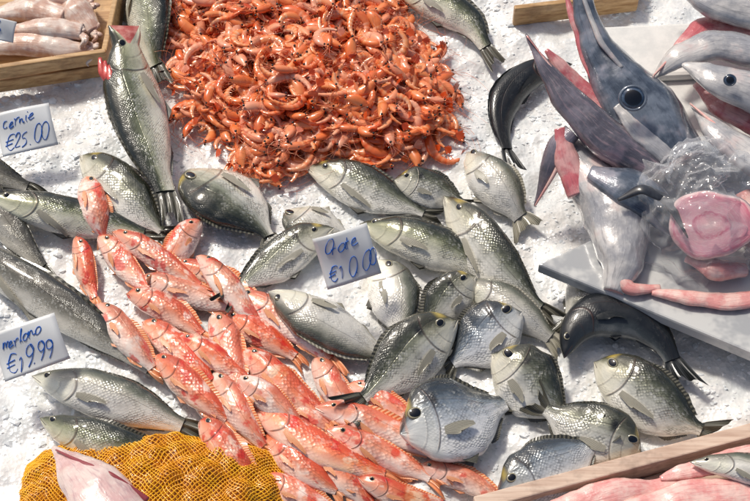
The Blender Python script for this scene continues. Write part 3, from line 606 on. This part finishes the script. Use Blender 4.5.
mx=BG.n('ShaderNodeMixShader');BG.put(mx.inputs[0],BG.M('MULTIPLY_ADD',lw.outputs[1],.5,.10));BG.t.links.new(tr.outputs[0],mx.inputs[1]);BG.t.links.new(mx0.outputs[0],mx.inputs[2]);BG.t.links.new(mx.outputs[0],BG.out.inputs[0])
def bag(cx,cy,z,rx,ry,rz,seed):
    c=P(cx,cy,z);n,m=90,90;V=[]
    for i in range(n):
        th=i/(n-1)*math.pi*.62
        for j in range(m):
            f=2*math.pi*j/m;d=Vector((math.sin(th)*math.cos(f),math.sin(th)*math.sin(f),math.cos(th)))
            r=1+.2*mn.noise(d*2.0+Vector((seed,0,0)))+.12*(1-abs(mn.noise(d*3.0+Vector((0,seed,0))))*2.5)+.06*(1-abs(mn.noise(d*7))*2)
            V.append(c+np.array([d.x*rx*r,d.y*ry*r,max(d.z*rz*r,-.03)]))
    return V,grid_faces(n,m,0,True)
b1=bag(694,222,.1,.145,.14,.16,3);pbag=mkobj('plastic_bag',*b1,[BG.m]);b2=bag(696,168,.2,.06,.045,.05,8);q=mkobj('bag_neck',*b2,[BG.m]);q.parent=pbag;q.matrix_parent_inverse=Matrix.Translation(-pbag.location)
# ---------------- bottom right crate with fillets
c3=empty('wooden_crate',P(620,480,.04));plank('front_board',(478,510),(800,424),.03,.0,.06,WD2,c3);prism('crate_floor',[(490,520),(800,434),(810,560),(480,560)],-.01,.012,WD2,c3)
for i,(q,hw) in enumerate([([(520,520,.05),(600,500,.055),(690,478,.05)],[8,18,6]),([(600,520,.06),(680,500,.07),(770,492,.06)],[8,20,18]),([(660,478,.06),(710,466,.065),(780,450,.06)],[4,11,14])]):
    f_=empty('fish_fillet',P(*q[1]));loft('flesh',q,hw,[x*.45 for x in hw],PINK,f_,ns=.008)
S([(690,462),(840,500)],34,'U',mat=M_pale,zfix=[.085,.08])
# ---------------- net bag and snout
c0=P(155,500,0)
def netpt(a,b,o=0):
    x=c0[0]+a*.262;e=max(0,1-a*a)**.5;y=c0[1]+b*(.06+.06*e)*1.15+.012*mn.noise(Vector((a*4,0,3)))
    r=max(0,1-a*a*.95)*max(0,1-b*b); vv=mn.voronoi(Vector((x*24,y*24,1)))[0][0]
    return (x,y,.075*r**.5-.004+o+.018*(1-vv*1.6)*min(1,r*4))
V=[netpt(a,b) for a in np.linspace(-1,1,120) for b in np.linspace(-1,1,70)]
nbag=mkobj('net_bag_of_clams',V,grid_faces(120,70),[simple('clam_shell',(.7,.27,.01),.35,(.42,.15,.015),50,.6,.003,90,coat=.5)])
G=[];idx={};Fn=[];na,nb_=110,58
def gp(i,j):
    if (i,j) not in idx:
        idx[(i,j)]=len(G);a=-1+2*i/na;b=-1+2*j/nb_;x,y,z=netpt(a,b,.0035);G.append((x+.006*mn.noise(Vector((i*.2,j*.2,0))),y+.006*mn.noise(Vector((i*.2,j*.2,5))),z))
    return idx[(i,j)]
for i in range(1,na):
    for j in range(1,nb_):
        if (i+j)%2: Fn.append((gp(i-1,j),gp(i,j-1),gp(i+1,j),gp(i,j+1)))
nm=mkobj('netting',G,Fn,[simple('net_plastic',(.96,.5,.012),.3,(.9,.38,.01),20,coat=.5)]);wf=nm.modifiers.new('wire','WIREFRAME');wf.thickness=.0028;wf.use_replace=True
nm.parent=nbag;nm.matrix_parent_inverse=Matrix.Translation(-nbag.location)
rs=empty('swordfish_snout',P(95,480,.08));loft('snout',[(54,448,.08),(72,466,.11),(95,490,.13),(118,530,.12)],[2,17,32,40],[2,9,17,20],skin('snout_skin',(.7,.44,.42),(.8,.64,.58),(.36,.2,.24),18,.25,.0),rs,ns=.006,end=PINK)
loft('lip',[(56,450,.1),(80,462,.135),(110,474,.15),(148,500,.13)],[1,2.5,3,3],[1,2,3,2],simple('lip',(.3,.05,.06),.3,coat=.6),rs)
# ---------------- price tags
CARD=simple('card',(.84,.85,.84),.35,(.78,.8,.8),10,coat=.4);INK=simple('blue_ink',(.015,.13,.55),.4)
def circ(cx,cy,rx,ry,a0=90,a1=450,n=14): return [(cx+rx*math.cos(math.radians(a0+(a1-a0)*i/n)),cy+ry*math.sin(math.radians(a0+(a1-a0)*i/n))) for i in range(n+1)]
GL={'1':[[(.1,.65),(.35,1),(.25,0)]],'0':[circ(.3,.5,.22,.5,70,445)],'9':[circ(.3,.72,.2,.26)+[(.5,.7),(.42,.3),(.2,0)]],'2':[[(.08,.75),(.2,1),(.42,.95),(.45,.7),(.25,.35),(.02,.02),(.5,.06)]],'5':[[(.48,1),(.15,.97),(.1,.6),(.3,.64),(.46,.4),(.38,.1),(.08,.02)]],'8':[circ(.28,.76,.17,.22),circ(.28,.27,.22,.27)],
'E':[circ(.36,.5,.3,.48,50,310),[(-.04,.62),(.45,.64)],[(-.04,.4),(.4,.42)]],'.':[[(.05,0),(.1,.04)]],'O':[circ(.36,.5,.3,.48,60,430)],'o':[circ(.25,.25,.2,.25,60,430)],'r':[[(.02,.4),(.12,.5),(.14,0)],[(.14,.3),(.26,.5),(.4,.42)]],'a':[circ(.22,.24,.2,.24),[(.42,.48),(.42,.08),(.6,.05)]],'t':[[(.2,.85),(.18,.1),(.32,.02)],[(.04,.55),(.36,.58)]],'e':[[(.0,.2),(.38,.3),(.3,.5),(.1,.42),(.06,.12),(.22,0),(.5,.12)]],
'c':[circ(.26,.25,.2,.25,60,310)],'l':[[(.1,0),(.28,.9),(.14,.9),(.12,.1),(.3,0)]],'m':[[(.05,.45),(.05,0),(.1,.4),(.25,.45),(.26,0),(.32,.4),(.46,.42),(.5,0)]],'n':[[(.05,.45),(.05,0),(.1,.38),(.3,.45),(.34,0),(.5,.1)]],'i':[[(.1,.45),(.1,.05),(.25,0)],[(.14,.65),(.15,.67)]]}
def tag(px,py,z,w,h,rot,tilt,word,price,yaw=0,ps=.4):
    c=P(px,py,z);e=empty('price_tag',c)
    R=Matrix.Rotation(math.radians(yaw),3,'Z')@Matrix.Rotation(math.radians(tilt),3,'X')@Matrix.Rotation(math.radians(rot),3,'Z')
    def bz(x,y): return .010*math.cos(x/w*2.6+.5)+.005*math.sin(y/h*4+x/w*3)
    n=14;V=[]
    for o in(0,-.0008):
        for x in np.linspace(-w/2,w/2,n):
            for y in np.linspace(-h/2,h/2,n): V.append(c+np.array(R@Vector((x,y,bz(x,y)+o))))
    G=grid_faces(n,n);F=G+[tuple(i+n*n for i in reversed(f)) for f in G]
    rim=[i*n for i in range(n)]+[(n-1)*n+j for j in range(1,n)]+[i*n+n-1 for i in range(n-2,-1,-1)]+[j for j in range(n-2,0,-1)]
    for i in range(len(rim)): a,b=rim[i],rim[(i+1)%len(rim)];F.append((a,b,b+n*n,a+n*n))
    mkobj('card',V,F,[CARD],parent=e,recalc=True)
    cu=bpy.data.curves.new('writing','CURVE');cu.dimensions='3D';cu.bevel_depth=.00095;cu.bevel_resolution=1;cu.materials.append(INK)
    def write(t,x0,y0,s,sl=.18,sx=.62,rise=.12):
        x=x0
        for ch in t:
            jy=random.uniform(-.1,.1)*s;js=random.uniform(.82,1.14);sl2=sl+random.uniform(-.1,.1)
            for st_ in GL[ch]:
                sp=cu.splines.new('NURBS' if len(st_)>2 else 'POLY');sp.points.add(len(st_)-1)
                if len(st_)>2: sp.use_endpoint_u=True;sp.order_u=3
                for i,(a,b) in enumerate(st_):
                    a+=random.uniform(-.02,.02);b+=random.uniform(-.02,.02)
                    X=x+(a+b*sl2)*s*js;Y=y0+jy+b*s*js+rise*(X-x0);v=np.array(R@Vector((X,Y,bz(X,Y)+.0008)));sp.points[i].co=(*v,1);sp.points[i].radius=random.uniform(.55,1.35)
            x+=s*(.26 if ch in '.li' else sx)
    write(word,-w*.4,h*.1,h*.3,.4,.44);write(price,-w*.43,-h*.42,h*ps,.3,.5)
    ob=bpy.data.objects.new('writing',cu);sc_.collection.objects.link(ob);ob.parent=e
tag(347,256,.15,.116,.112,16,48,'Orate','E10.00',ps=.34)
tag(26,130,.09,.125,.098,14,30,'cernie','E25.00',ps=.36)
tag(30,347,.12,.135,.098,20,32,'merlano','E19.99',ps=.37)
tag(2,30,.13,.06,.05,-10,35,'cal','E8')
print('done')
